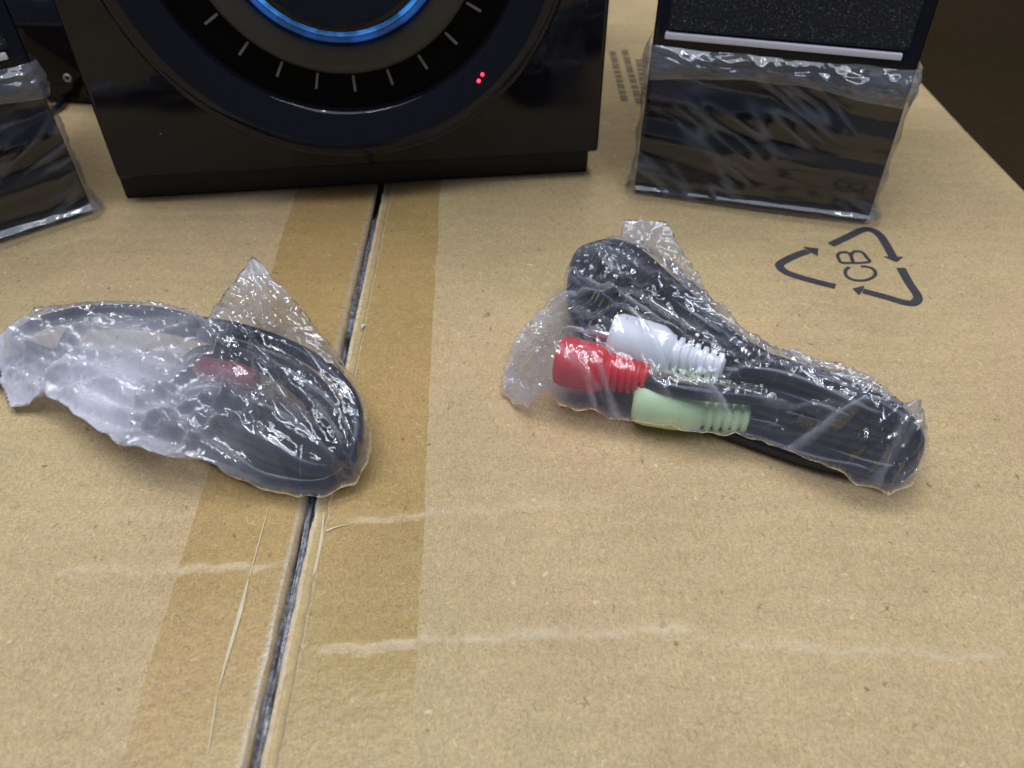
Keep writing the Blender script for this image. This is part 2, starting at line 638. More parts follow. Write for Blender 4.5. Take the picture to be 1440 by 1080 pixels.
def flap(side):
    xs = np.concatenate([np.linspace(-.62, -.31, 20)[:-1], np.arange(-.31, XR + 1e-6, .001)])
    ys = np.concatenate([np.linspace(-.16, .03, 12)[:-1], np.arange(.03, YF - .0005, .001), [YF]])
    if side < 0:
        t = np.concatenate([np.linspace(0, .55, 20)[:-1], np.linspace(.55, .975, 190)[:-1], np.linspace(.975, 1, 16)])
        X0 = -.62
    else:
        t = np.concatenate([np.linspace(0, .03, 26)[:-1], np.linspace(.03, .985, 235)[:-1], np.linspace(.985, 1, 12)])
    V = []
    XX = np.zeros((len(ys), len(t)))
    YY = np.repeat(ys[:, None], len(t), 1)
    wob = np.array([mnoise.noise(Vector((0, y * 220, side * 3))) * .00035 + mnoise.noise(Vector((5, y * 900, side))) * .00012 for y in ys])
    for j, y in enumerate(ys):
        sx = seam_x(y)
        if side < 0:
            XX[j] = X0 + (sx - .0013 + wob[j] - X0) * t
        else:
            e = sx + .0012 + wob[j]
            XX[j] = e + (XR - e) * t
    Z, W = relief(XX, YY)
    Wn = np.array([mnoise.noise(Vector((9, y * 90, side))) for y in ys])[:, None]
    if side > 0:
        d = XX - XX[:, :1]
        # pressed shoulder beside the seam, with its small step
        step = .0030 + .0004 * Wn
        Z -= .0007 * (1 / (1 + np.exp((d - step) / .00018)))
        Z += .00022 * np.exp(-((d - step - .0004) / .0004) ** 2)
        W = np.maximum(W, .55 * np.clip(1 - d / (step + .0004), 0, 1) ** .25 * (d < step))
        # rounded right-hand edge of the box
        r = .004
        dd = np.clip(XX - (XR - r), 0, r)
        Z -= r - np.sqrt(r * r - dd * dd * .98)
    else:
        d = XX[:, -1:] - XX
        Z -= .0008 * np.exp(-(d / .0009) ** 1.5)
        W = np.maximum(W, .5 * np.exp(-((d - .0008) / .0007) ** 2))
    # shallow fold line across the far part of the top
    yf = .3205
    if side > 0:
        Z -= .0007 * np.exp(-((YY - yf) / .0009) ** 2) * np.clip((XX - .03) / .005, 0, 1)
    top = np.stack([XX, YY, Z], -1).reshape(-1, 3)
    F = grid_faces(len(t), len(ys)).tolist()
    n = len(top)
    nx, ny = len(t), len(ys)
    # thickness: skirt down 4 mm round the border and a plain underside
    border = [i for i in range(nx)] + [j * nx + nx - 1 for j in range(1, ny)] + [(ny - 1) * nx + i for i in range(nx - 2, -1, -1)] + [j * nx for j in range(ny - 2, 0, -1)]
    low = top[border].copy()
    low[:, 2] = -.004
    Vt = np.concatenate([top, low])
    m = len(border)
    for k in range(m):
        a, b = border[k], border[(k + 1) % m]
        F.append((b, a, n + k, n + (k + 1) % m))
    F.append(tuple(n + k for k in range(m))[::-1])
    o = mesh_obj('flap', Vt, F, M['card'])
    set_attr(o, 'wear_highlight', np.concatenate([np.clip(W, 0, 1).ravel(), np.zeros(m)]))
    child_fix(o)
    return o


flap(-1)['label'] = 'left top flap of the box'
flap(1)['label'] = 'right top flap of the box'
# inner flaps, seen as darkness through the seam, and the four walls
child_fix(bm_obj('inner_flap', box_bm(-.615, XR - .006, -.155, .14, -.0165, -.0125), M['card_shade']))
child_fix(bm_obj('inner_flap', box_bm(-.615, XR - .006, .150, YF - .004, -.0165, -.0125), M['card_shade']))
child_fix(bm_obj('side_wall', box_bm(XR - .0045, XR - .0003, -.16, YF, -.40, -.0043), M['card']))
child_fix(bm_obj('side_wall', box_bm(-.62, -.616, -.16, YF, -.40, -.0043), M['card']))
child_fix(bm_obj('end_wall', box_bm(-.6155, XR - .005, -.16, -.156, -.40, -.0043), M['card']))
child_fix(bm_obj('end_wall', box_bm(-.6155, XR - .005, YF - .004, YF, -.40, -.0043), M['card']))


# packing tape over the seam
def tape():
    ys = np.concatenate([np.arange(-.02, .27, .0009), np.arange(.27, .40, .002)])
    ts = np.concatenate([np.linspace(0, .44, 28)[:-1], np.linspace(.44, .54, 44)[:-1], np.linspace(.54, 1, 30)])
    XX = np.zeros((len(ys), len(ts)))
    YY = np.repeat(ys[:, None], len(ts), 1)
    for j, y in enumerate(ys):
        xl = np.interp(y, [.0587, .2642], [-.0719, -.0805]) + .0006 * mnoise.noise(Vector((y * 40, 1, 0)))
        xr = np.interp(y, [.0587, .2642], [-.0184, -.0270]) + .0006 * mnoise.noise(Vector((y * 40, 5, 0)))
        sx = seam_x(y)
        f = (sx + .0005 - xl) / (xr - xl)
        tt = np.where(ts < .49, ts / .49 * f, f + (ts - .49) / .51 * (1 - f))
        XX[j] = xl + (xr - xl) * tt
    Z, _ = relief(XX, YY)
    Z += .00012
    d = XX - (np.array([seam_x(y) for y in ys])[:, None] + .0001)
    n1 = np.array([mnoise.noise(Vector((2, y * 110, 0))) for y in ys])[:, None]
    n2 = np.array([mnoise.noise(Vector((7, y * 260, 4))) for y in ys])[:, None]
    gapw = np.exp(-(d / .0013) ** 2)
    st = np.zeros_like(XX)
    near = np.abs(d) < .003
    st[near] = [mnoise.noise(Vector((float(a_) * 1900, float(b_) * 75, 3))) for a_, b_ in zip(d[near], YY[near])]
    Z += st * .0007 * np.exp(-(d / .0016) ** 2)
    Z -= gapw * (.0022 + .0007 * n1 + .0003 * n2)
    Z += np.exp(-((d - .0004 * n2) / .00035) ** 2) * .0009 * (.6 + n1)
    # shoulder on the right of the seam
    dd = d - .0009
    Z -= .00065 * (dd > 0) * (1 / (1 + np.exp((dd - .0028) / .00025)))
    loose = np.clip(np.exp(-((d) / .0014) ** 2) * (.38 + .35 * n1 + .9 * st), 0, 1)
    loose = np.maximum(loose, .28 * np.exp(-((d + .0022 + .0006 * n1) / .0006) ** 2))
    loose = np.maximum(loose, .45 * np.exp(-((d - .0042 - .0005 * n1) / .0005) ** 2) * np.clip(n2 + .5, 0, 1))
    V = np.stack([XX, YY, Z], -1).reshape(-1, 3)
    F = grid_faces(len(ts), len(ys))
    # the tape has split open over the seam at the far end
    cx = d.reshape(-1)[F].mean(1)
    cy = V[F][:, :, 1].mean(1)
    keep = ~((np.abs(cx) < .0013) & (cy > .252 + .002 * np.sin(cx * 4000)))
    o = mesh_obj('packing_tape', V, F[keep].tolist(), M['tape'])
    set_attr(o, 'loose', loose.ravel())
    child_fix(o)


tape()


# print on the card: stroke builder (flat ink 0.15 mm above the board)
def stroke(name, pts, width, parent, mat, z=.0006, n=8, closed=False):
    path = catmull([np.array([*P(a, b)[:2], 0]) for a, b in pts], n, closed)
    wv = np.array(width if hasattr(width, '__len__') else [width, width], float)
    wi = np.interp(np.linspace(0, 1, len(path)), np.linspace(0, 1, len(wv)), wv)
    T = np.gradient(path, axis=0)
    T /= np.linalg.norm(T, axis=1)[:, None] + 1e-9
    Nn = np.stack([-T[:, 1], T[:, 0], T[:, 2] * 0], 1)
    L = path + Nn * wi[:, None] / 2
    Rr = path - Nn * wi[:, None] / 2
    V = np.concatenate([L, Rr])
    Zr, _ = relief(V[:, 0], V[:, 1])
    V[:, 2] = Zr + z * .25
    m = len(path)
    F = [(i, m + i, m + i + 1, i + 1) for i in range(m - 1)]
    o = mesh_obj(name, V, F, mat, smooth=False)
    return child_fix(o, parent)


def arrow(shaft, head, wd):
    o = stroke('recycling_arrow', shaft, wd, box, M['ink'])
    hp = np.array([P(*q) for q in head])
    Zr, _ = relief(hp[:, 0], hp[:, 1])
    hp[:, 2] = Zr + .00016
    me = o.data
    bm = bmesh.new()
    bm.from_mesh(me)
    vs = [bm.verts.new(tuple(p - np.array(BL))) for p in hp]
    bm.faces.new(vs)
    bmesh.ops.recalc_face_normals(bm, faces=bm.faces)
    bm.to_mesh(me)
    bm.free()


def zz(x, y):  # zoomed-crop reading -> photo pixel
    return (1060 + x / 1440 * 260, 300 + y / 831 * 150)


WA = .0029
arrow([zz(635, 572), zz(430, 520), zz(260, 465), zz(200, 410), zz(240, 370), zz(330, 325), zz(420, 290)],
      [zz(385, 255), zz(505, 268), zz(500, 330), zz(470, 312), zz(435, 296)], WA)
arrow([zz(600, 240), zz(740, 175), zz(850, 128), zz(920, 132), zz(985, 175), zz(1040, 260), zz(1085, 340)],
      [zz(1010, 335), zz(1165, 340), zz(1115, 380)], WA)
arrow([zz(1145, 424), zz(1210, 540), zz(1275, 640), zz(1260, 690), zz(1190, 698), zz(1020, 650), zz(850, 605)],
      [zz(768, 588), zz(862, 562), zz(850, 600), zz(820, 640)], WA)
# letters C and B
stroke('printed_letter', [zz(745, 415), zz(715, 445), zz(725, 490), zz(790, 520), zz(880, 517), zz(945, 480), zz(935, 435), zz(880, 412), zz(835, 412)],
       .00115, box, M['ink'])
ob = stroke('printed_letter', [zz(680, 382), zz(890, 378), zz(880, 340), zz(845, 300), zz(790, 292), zz(760, 320), zz(775, 378)], .00115, box, M['ink'], n=6)
o2 = stroke('printed_letter', [zz(775, 378), zz(755, 320), zz(720, 298), zz(670, 305), zz(655, 330), zz(680, 382)], .00115, box, M['ink'], n=6)
# faint lines of print far back between the woofer and the right speaker
for (a, b) in [((861, 72), (880, 150)), ((878, 70), (900, 150)), ((898, 84), (908, 140))]:
    A, B = np.array(a, float), np.array(b, float)
    tt = 0
    while tt < .93:
        t2 = min(1, tt + random.uniform(.05, .14))
        stroke('printed_word', [tuple(A + (B - A) * tt), tuple(A + (B - A) * t2)], .0032, box, M['ink_pale'], n=3)
        tt = t2 + random.uniform(.02, .035)
# pale scuffs in the tape
for pts, wd in [([(378, 716), (366, 760), (352, 812)], [.0001, .0003, .0002]),
                ([(350, 815), (338, 862), (318, 930), (308, 968)], [.0002, .0009, .0006, .0001]),
                ([(306, 972), (300, 1010), (292, 1060)], [.0001, .0004, .0002]),
                ([(456, 722), (452, 760), (444, 800), (440, 812)], [.0001, .0007, .0006, .0001]),
                ([(459, 748), (474, 742), (492, 738)], [.0006, .0003, .0001])]:
    stroke('tape_scuff', pts, wd, box, M['scuff'], z=.0012, n=8)


def flake(px, py, n=7, r=.0016):
    c = P(px, py)
    ang = sorted(random.uniform(0, 6.283) for _ in range(n))
    V = [(c[0], c[1], .0012)] + [(c[0] + math.cos(a) * r * random.uniform(.3, 1), c[1] + math.sin(a) * r * 2 * random.uniform(.3, 1), .0006 + random.random() * .001) for a in ang]
    F = [(0, i, i % n + 1) for i in range(1, n + 1)]
    child_fix(mesh_obj('paper_flake', V, F, M['label_white'], smooth=False))


flake(511, 462, 7, .0008)

# the second carton behind
b2 = thing('cardboard_box', 'second brown cardboard box just beyond the far edge of the first', 'box', (.05, .62, -.006))
bm_obj('carton_body', box_bm(-.55, .145, -.168, .17, -.41, 0, .003), M['card'], b2)
0 and bm_obj('tape_strip', box_bm(-.03, .02, -.16, .165, .0002, .0006), M['tape'], b2)


# ---------------------------------------------------------------- subwoofer
a = P(178, 281)
b = P(826, 243)
yawS = math.atan2(b[1] - a[1], b[0] - a[0])
WS = float(np.linalg.norm(b - a))
sub = thing('subwoofer', 'glossy black subwoofer with a big round dial and blue light ring', 'speaker', tuple(a), yawS)
bm_obj('plinth', box_bm(0, WS, 0, .17, .0004, .0125, .001), M['soft_black'], sub)
bm_obj('cabinet', box_bm(.001, WS + .001, .0085, .172, .0130, .190, .002), M['soft_black'], sub)
bm_obj('front_panel', box_bm(.0020, .1745, -.006, .008, .0114, .192, .0016, 3), M['gloss_black'], sub)
CX, CZ = .0885, .0905


def lathe_part(name, prof, mat, parent, y0=-.0060, cx=CX, cz=CZ, **k):
    V, F = lathe(prof)
    V = [(v[0] + cx, v[1] + y0, v[2] + cz) for v in V]
    return mesh_obj(name, V, F, mat, parent, **k)


mm = .001
ringp = [(73, -.5), (73.1, 3.6), (72.9, 5.4), (72.2, 6.6), (71.0, 7.2), (69.4, 7.2), (67, 6.7), (64.5, 6.0), (62, 5.1), (60, 4.2), (58.6, 3.4), (57.8, 2.7), (57.4, 1.8), (57.2, .4)]
lathe_part('bezel_ring', [(r * mm, d * mm) for r, d in ringp], M['gloss_black'], sub)
lathe_part('dial_face', [(57.6 * mm, .5 * mm), (30 * mm, .7 * mm), (0.01 * mm, .7 * mm)], M['dial_black'], sub)
lathe_part('dial_collar', [(x * mm, y * mm) for x, y in [(45.2, .6), (45, 2.0), (44.2, 2.9), (43, 3.2), (37.5, 3.4), (36.2, 3.0), (35.6, 2.0), (35.4, .8)]], M['olive'], sub)
gring = [(34.8, 1.0), (34.8, 2.6), (34.2, 3.6), (33.2, 4.0), (32.0, 3.7), (31.4, 2.8), (31.3, 1.0)]
lr = lathe_part('light_ring', [(x * mm, y * mm) for x, y in gring], M['blue'], sub)
ll = lathe_part('light_line', [(x * mm, y * mm) for x, y in [(31.35, 2.7), (31.5, 3.35), (31.8, 3.75), (32.1, 3.95), (32.3, 3.8)]], M['blue_line'], sub)
ll.parent = lr
lathe_part('volume_knob', [(x * mm, y * mm) for x, y in [(30.6, .9), (30.6, 4.8), (30.2, 5.9), (29.4, 6.5), (28.3, 6.6), (27, 6.2), (24, 4.9), (20, 3.4), (15, 2.2), (8, 1.4), (.01, 1.2)]], M['gloss_black'], sub)
for k in range(25):
    an = rad(270.3 + 14.4 * k)
    if k == 12:
        continue
    c = Vector((CX + math.cos(an) * .0487, 0, CZ + math.sin(an) * .0487))
    t = bmesh.new()
    box_bm(-.0027, .0027, -.0002, .0003, -.0004, .0004, 0, 1, t)
    bmesh.ops.transform(t, matrix=Matrix.Translation((c.x, -.0068, c.z)) @ Matrix.Rotation(-an, 4, 'Y'), verts=t.verts)
    bm_obj('dial_mark', t, M['tick'], sub)
for u, z in [(.1303, .0428), (.1316, .0449)]:
    t = bmesh.new()
    bmesh.ops.create_uvsphere(t, u_segments=12, v_segments=8, radius=.00062)
    bmesh.ops.transform(t, matrix=Matrix.Translation((u, -.01215, z)), verts=t.verts)
    bm_obj('indicator_light', t, M['led'], sub, True)
# little rubber feet under the plinth are hidden; dust speck on the panel
t = bmesh.new()
bmesh.ops.create_icosphere(t, subdivisions=1, radius=.0004)
bmesh.ops.transform(t, matrix=Matrix.Translation((.0215, -.0063, .0275)), verts=t.verts)
bm_obj('dust_speck', t, M['tick'], sub)


# ---------------------------------------------------------------- satellite speakers
def fbm(x, y, z, o=4):
    return mnoise.fractal(Vector((x, y, z)), 1.0, 2.0, o)


def ridge(x, y, z):
    return 1 - abs(mnoise.noise(Vector((x, y, z)))) * 2


def satellite(label, origin, yaw, seed, dirn):
    s = thing('satellite_speaker', label, 'speaker', origin, yaw, 'small satellite speakers still in protective film')
    Wd, Ht, D, L = .0828, .150, .085, rad(6)

    def lean(o):
        o.data.transform(Matrix.Rotation(-L, 4, 'X'))
        return o

    # body: side cheeks, back and base as one leaning shell
    bm = box_bm(0, Wd, 0, D, .0012, Ht, .0016, 3)
    lean(bm_obj('cabinet', bm, M['gloss_black'], s))
    # the leaning foot keeps the cabinet on the card
    bm = box_bm(.004, Wd - .004, .002, D - .002, .0004, .010, .001)
    bm_obj('foot', bm, M['soft_black'], s)
    lean(bm_obj('grille', box_bm(.0045, Wd - .0045, -.0022, .0006, .0585, Ht - .005, .0012), M['cloth'], s))
    lean(bm_obj('trim_strip', box_bm(.0040, Wd - .0060, -.0032, .0004, .0559, .0579, .0005), M['chrome'], s))
    # tight film over the lower front and round both sides
    nx, nz = 150, 90
    V = []
    GLEAM = []
    for j in range(nz):
        for i in range(nx):
            q = -.022 + (Wd + .044) * i / (nx - 1)
            z = .0015 + .0475 * j / (nz - 1)
            # path round the corners
            if q < 0:
                x, y = -.0006, -q
                nx_, ny_ = -1, 0
            elif q > Wd:
                x, y = Wd + .0006, q - Wd
                nx_, ny_ = 1, 0
            else:
                x, y = q, -.0007
                nx_, ny_ = 0, -1
            u_ = q * 1000
            w_ = z * 1000
            # wide soft folds running across, and short slanting creases
            ws = w_ + dirn * u_ * .06 + 2.2 * mnoise.noise(Vector((u_ * .03, seed, w_ * .03)))
            k1 = .5 + .5 * math.sin(ws * .47 + seed) * (.6 + .5 * mnoise.noise(Vector((u_ * .02, w_ * .05, seed + 2))))
            dgl = (w_ + dirn * u_ * .55)
            k2 = max(0, ridge(u_ * .05 + seed, dgl * .23, seed * 2) - .55) * max(0, mnoise.noise(Vector((u_ * .04, w_ * .06, seed + 9))) + .25)
            k3 = fbm(u_ * .2, w_ * .25, seed + 3, 2)
            h = .0003 + .0012 * k1 + .0010 * k2 + .00004 * k3
            bot = math.exp(-((w_ - 3.2) / 1.6) ** 2)
            h += bot * (.0022 + .0006 * fbm(u_ * .09, 2, seed, 3))
            h = max(h, .0001)
            V.append((x + nx_ * h, y + ny_ * h, z))
            GLEAM.append(min(.20, k2 * .85 + bot * .03))  # pale streaks: light reflected by the creases, put in as haze
    F = grid_faces(nx, nz).tolist()
    o = lean(mesh_obj('protective_film', V, F, M['wrap'], s))
    set_attr(o, 'haze', GLEAM)
    # loose cuff: the film's crumpled top hem, doubled over
    nx, nz = 230, 34
    V = []
    for j in range(nz):
        for i in range(nx):
            q = -.020 + (Wd + .040) * i / (nx - 1)
            tt = j / (nz - 1)
            u_ = q * 1000
            lowz = .0425 + .0018 * fbm(u_ * .04, 0, seed, 2) + .0035 * math.sin(max(0, min(1, q / Wd)) * math.pi) - .003 * max(0, q / Wd - .55) * (1 if dirn > 0 else .3)
            topz = .0535 + .0008 * fbm(u_ * .07, 5, seed, 2)
            z = lowz + (topz - lowz) * tt
            w_ = z * 1000
            r_ = .0025
            off = .0024 + .0030 * math.sin(tt * math.pi) * (.35 + .65 * abs(fbm(u_ * .05, 1, seed, 2)) * 2)
            a1 = abs(mnoise.noise(Vector((u_ * .16, w_ * .30 + u_ * .04, seed)))) * .0022
            a2 = abs(mnoise.noise(Vector((u_ * .42, w_ * .5 - u_ * .15, seed + 4)))) * .0011
            off += (a1 + a2) * (.3 + math.sin(tt * math.pi))
            if q < 0 or q > Wd:
                off = .0012 + (off - .0012) * .35
            if q < 0:
                x, y = -off, -q
            elif q > Wd:
                x, y = Wd + off, q - Wd
            else:
                x, y = q, -off
                # rounded corner
                e = min(q, Wd - q)
            V.append((x, y, z))
    # bend the corners: pull points near the corner onto a smooth arc
    V = np.array(V).reshape(nz, nx, 3)
    for it in range(3):
        V[:, 1:-1] = (V[:, :-2] + 2 * V[:, 1:-1] + V[:, 2:]) / 4
    V = V.reshape(-1, 3)
    F = grid_faces(nx, nz).tolist()
    lean(mesh_obj('film_cuff', V, F, M['wrap_edge'], s))
    return s


uR = P(1222, 318) - P(890, 275)
satellite('satellite speaker in crumpled film standing on the right above the printed recycling mark', tuple(P(890, 275)), math.atan2(uR[1], uR[0]), 3.3, 1)
c = P(135, 303)
yawL = rad(37.4)
oL = c - np.array([math.cos(yawL), math.sin(yawL), 0]) * .0828
satellite('satellite speaker in film at the left edge, cut off by the frame', tuple(oL), yawL, 8.1, -1)

# ---------------------------------------------------------------- things behind on the left
ad = thing('power_adapter', 'small black box with a ring-shaped glint between left speaker and woofer', 'adapter', (-.205, .345, 0), rad(-4))
bm_obj('adapter_body', box_bm(-.045, .055, 0, .045, .0006, .034, .002), M['gloss_black'], ad)
V, F = lathe([(.0017, 0), (.0017, .0008), (.0014, .0011), (.0011, .0008), (.0010, 0)], 32)
mesh_obj('glint_ring', [(v[0] + .012, v[1], v[2] + .012) for v in V], F, M['chrome'], ad)  # metal ring modelled to show the small round glint on the front
pth = catmull([(-.1990, .349, .004), (-.198, .338, .0022), (-.202, .328, .0022), (-.203, .32, .0022)], 8)
bm_ = sweep(pth, .0013, 10)
child_fix(mesh_obj('adapter_lead', *bm_, M['cable']), ad)
# crumpled black bag farther back
bk = bmesh.new()
bmesh.ops.create_icosphere(bk, subdivisions=5, radius=1)
for v in bk.verts:
    p = v.co.copy()
    n = abs(mnoise.noise(p * 2.3)) * .35 + abs(mnoise.noise(p * 6)) * .12
    p = p * (1 - n)
    v.co = Vector((p.x * .075, p.y * .045, max(.0006, p.z * .075 + .05)))
bb = bm_obj('black_plastic_bag', bk, M['gloss_black'], None, True)
bb.location = (-.315, .48, 0)
bb['label'] = 'crumpled black plastic bag in the top left corner behind the speaker'
bb['category'] = 'bag'


# ---------------------------------------------------------------- cables and bags
def px3(pts):
    return [P(*q) for q in pts]


SAG = .000006


class HeightMap:
    def __init__(s, x0, x1, y0, y1, res=.0005):
        s.x0, s.y0, s.res = x0, y0, res
        s.nx = int((x1 - x0) / res) + 2
        s.ny = int((y1 - y0) / res) + 2
        s.H = np.zeros((s.ny, s.nx))

    def stamp(s, pts, radii):
        for (x, y, z), r in zip(pts, radii):
            i0 = max(0, int((x - r - s.x0) / s.res))
            i1 = min(s.nx, int((x + r - s.x0) / s.res) + 2)
            j0 = max(0, int((y - r - s.y0) / s.res))
            j1 = min(s.ny, int((y + r - s.y0) / s.res) + 2)
            if i0 >= i1 or j0 >= j1:
                continue
            X = s.x0 + np.arange(i0, i1) * s.res
            Y = s.y0 + np.arange(j0, j1) * s.res
            D = r * r - (X[None, :] - x) ** 2 - (Y[:, None] - y) ** 2
            h = np.where(D > 0, z + np.sqrt(np.maximum(D, 0)), 0)
            s.H[j0:j1, i0:i1] = np.maximum(s.H[j0:j1, i0:i1], h)

    def at(s, x, y, H=None):
        H = s.H if H is None else H
        fx = np.clip((x - s.x0) / s.res, 0, s.nx - 1.001)
        fy = np.clip((y - s.y0) / s.res, 0, s.ny - 1.001)
        i, j = fx.astype(int), fy.astype(int)
        u, v = fx - i, fy - j
        return (H[j, i] * (1 - u) * (1 - v) + H[j, i + 1] * u * (1 - v) + H[j + 1, i] * (1 - u) * v + H[j + 1, i + 1] * u * v)

    def cone(s, slope=1.7, n=34):
        H = s.H.copy()
        d = slope * s.res
        for _ in range(n):
            A = np.pad(H, 1, mode='edge')
            m = np.maximum.reduce([A[:-2, 1:-1], A[2:, 1:-1], A[1:-1, :-2], A[1:-1, 2:]]) - d
            m2 = np.maximum.reduce([A[:-2, :-2], A[2:, 2:], A[:-2, 2:], A[2:, :-2]]) - d * 1.414
            H = np.maximum.reduce([H, m, m2])
        s.H = np.maximum(H, 0)

    def envelope(s, passes=60):
        """stretched-skin envelope over the contents: repeated blur that never drops below them"""
        E = s.H.copy()
        for step in (16, 8, 4, 2, 1):
            for _ in range(passes):
                A = np.pad(E, step, mode='edge')
                m = (A[:-2 * step, step:-step] + A[2 * step:, step:-step] + A[step:-step, :-2 * step] + A[step:-step, 2 * step:]) / 4
                E = np.maximum(s.H, E * .2 + m * .8 - SAG * step / 4)
                E = np.maximum(E, .0004)
        return E


def inside(poly, x, y):
    c = np.zeros(len(x), bool)
    n = len(poly)
    for i in range(n):
        x1, y1 = poly[i][:2]
        x2, y2 = poly[(i + 1) % n][:2]
        k = ((y1 > y) != (y2 > y)) & (x < (x2 - x1) * (y - y1) / (y2 - y1 + 1e-15) + x1)
        c ^= k
    return c


WHITE = [None]


def crumpled_sheet(outline, hm, spacing, excess, iters, seed, noise_amp=.00006, free=0.0, bend=.12, keep_env=.02, jag=.0012, folds=None, ncrease=150, dirf=None, crlen=(.004, .019), hscale=1.0):
    """Relax a too-large elastic sheet pinned to its outline over the contents: the surplus buckles into creases."""
    rng = np.random.default_rng(seed)
    hm.cone()
    O = np.array(outline)
    B = []
    for i in range(len(O)):
        p, q = O[i], O[(i + 1) % len(O)]
        n = max(1, int(np.linalg.norm(q[:2] - p[:2]) / spacing))
        for k in range(n):
            r = p + (q - p) * k / n
            w_ = min(k, n - k) / n * 2
            s_ = (i * 3.7 + k * spacing * 160, 0.3, seed * 1.7)
            r = r + w_ * jag * np.array([mnoise.noise(Vector(s_)), mnoise.noise(Vector((s_[0], 4, 2))), abs(mnoise.noise(Vector((s_[0], 8, 1)))) * 2])
            r[2] = max(r[2], float(hm.at(np.array([r[0]]), np.array([r[1]]))[0]) + .0002)
            B.append(r)
    B = np.array(B)
    x0, y0 = O[:, 0].min(), O[:, 1].min()
    x1, y1 = O[:, 0].max(), O[:, 1].max()
    gx, gy = np.meshgrid(np.arange(x0, x1, spacing), np.arange(y0, y1, spacing * .87))
    gx = gx + (np.arange(gx.shape[0]) % 2)[:, None] * spacing / 2
    G = np.stack([gx.ravel(), gy.ravel()], 1) + rng.normal(0, spacing * .22, (gx.size, 2))
    ok = inside(B, G[:, 0], G[:, 1])
    G = G[ok]
    # keep clear of the border
    dmin = np.full(len(G), 9.0)
    for k in range(0, len(B), 400):
        d = np.hypot(G[:, None, 0] - B[None, k:k + 400, 0], G[:, None, 1] - B[None, k:k + 400, 1]).min(1)
        dmin = np.minimum(dmin, d)
    G = G[dmin > spacing * .55]
    dm = dmin[dmin > spacing * .55]
    nb = len(B)
    pts2 = np.concatenate([B[:, :2], G])
    sc = 1000.0
    res = delaunay_2d_cdt([Vector((float(p[0] * sc), float(p[1] * sc))) for p in pts2],
                          [(i, (i + 1) % nb) for i in range(nb)], [list(range(nb))], 1, 1e-4)
    V2 = np.array([(v.x / sc, v.y / sc) for v in res[0]])
    F = np.array([f for f in res[2] if len(f) == 3])
    orig = res[3]
    N = len(V2)
    E = hm.envelope()
    isb = np.zeros(N, bool)
    zb = np.zeros(N)
    dist = np.zeros(N)
    for i, src in enumerate(orig):
        if src and src[0] < nb:
            isb[i] = True
            zb[i] = B[src[0], 2]
        elif src:
            dist[i] = dm[src[0] - nb] if src[0] - nb < len(dm) else .01
    # z at the border spread inward for a start shape
    env = hm.at(V2[:, 0], V2[:, 1], E)
    bxy = V2[isb]
    bz = zb[isb]
    z = env.copy()
    for k in range(0, N, 2000):
        D = np.hypot(V2[k:k + 2000, None, 0] - bxy[None, :, 0], V2[k:k + 2000, None, 1] - bxy[None, :, 1])
        wgt = 1 / (D + 1e-4) ** 3
        zi = (wgt * bz[None]).sum(1) / wgt.sum(1)
        dn = D.min(1)
        f = np.exp(-dn / .010)
        z[k:k + 2000] = np.maximum(env[k:k + 2000] * (1 - f) + zi * f, hm.at(V2[k:k + 2000, 0], V2[k:k + 2000, 1]) * 1.0)
    z[isb] = zb[isb]
    X = np.stack([V2[:, 0], V2[:, 1], z], 1)
    nz = np.array([mnoise.noise(Vector((p[0] * 260, p[1] * 260, seed))) + .5 * mnoise.noise(Vector((p[0] * 620, p[1] * 620, seed + 5))) for p in X])
    fd = np.clip(dist, 0, .003) / .003
    if folds:
        fz = np.array([folds(p[0], p[1]) for p in X])
        bb = (O[:, 0].min(), O[:, 0].max(), O[:, 1].min(), O[:, 1].max())
        white = np.zeros(len(X))
        for _ in range(ncrease):
            cx, cy = rng.uniform(bb[0], bb[1]), rng.uniform(bb[2], bb[3])
            an = dirf(cx, cy) + rng.normal(0, .38 if hscale == 1.0 else .22)
            ln = rng.uniform(*crlen)
            hh = rng.uniform(.0005, .0017) * hscale
            ws_, wt = rng.uniform(.0006, .0011), rng.uniform(.0012, .0040)
            if rng.random() < .3:
                hh *= -.7
            dx, dy = X[:, 0] - cx, X[:, 1] - cy
            u_ = dx * math.cos(an) + dy * math.sin(an)
            v_ = -dx * math.sin(an) + dy * math.cos(an)
            v_ = v_ + rng.normal(0, 9 if crlen[1] < .02 else 4) * u_ * u_
            endf = np.clip(1 - np.abs(u_) / ln, 0, 1)
            wv_ = np.where(v_ > 0, ws_, wt) * (.35 + .65 * endf)
            white = np.maximum(white, abs(hh) / .0017 * np.clip(endf * 1.8, 0, 1) * np.clip(1 - np.abs(v_) / (wv_ * .8), 0, 1) * (rng.random() < .6))
            fz = fz + hh * np.clip(endf * 1.8, 0, 1) * np.clip(1 - np.abs(v_) / wv_, 0, 1)
        X[:, 2] += fz * np.where(isb, 0, .25 + .75 * fd)
    X[~isb, 2] += noise_amp * nz[~isb]
    X[~isb] += rng.normal(0, .00008, (int((~isb).sum()), 3))
    ed = np.unique(np.sort(np.concatenate([F[:, [0, 1]], F[:, [1, 2]], F[:, [2, 0]]]), 1), axis=0)
    a_, b_ = ed[:, 0], ed[:, 1]
    mid = (X[a_] + X[b_]) / 2
    dv = X[b_] - X[a_]
    L0 = np.linalg.norm(dv, axis=1)
    ang = np.arctan2(dv[:, 1], dv[:, 0])
    ex = np.array([excess(m[0], m[1], t) for m, t in zip(mid, ang)])
    rest = L0 * (1 + ex)
    deg = np.bincount(a_, minlength=N) + np.bincount(b_, minlength=N)
    WHITE[0] = white
    home = X.copy()
    inv = (~isb).astype(float)
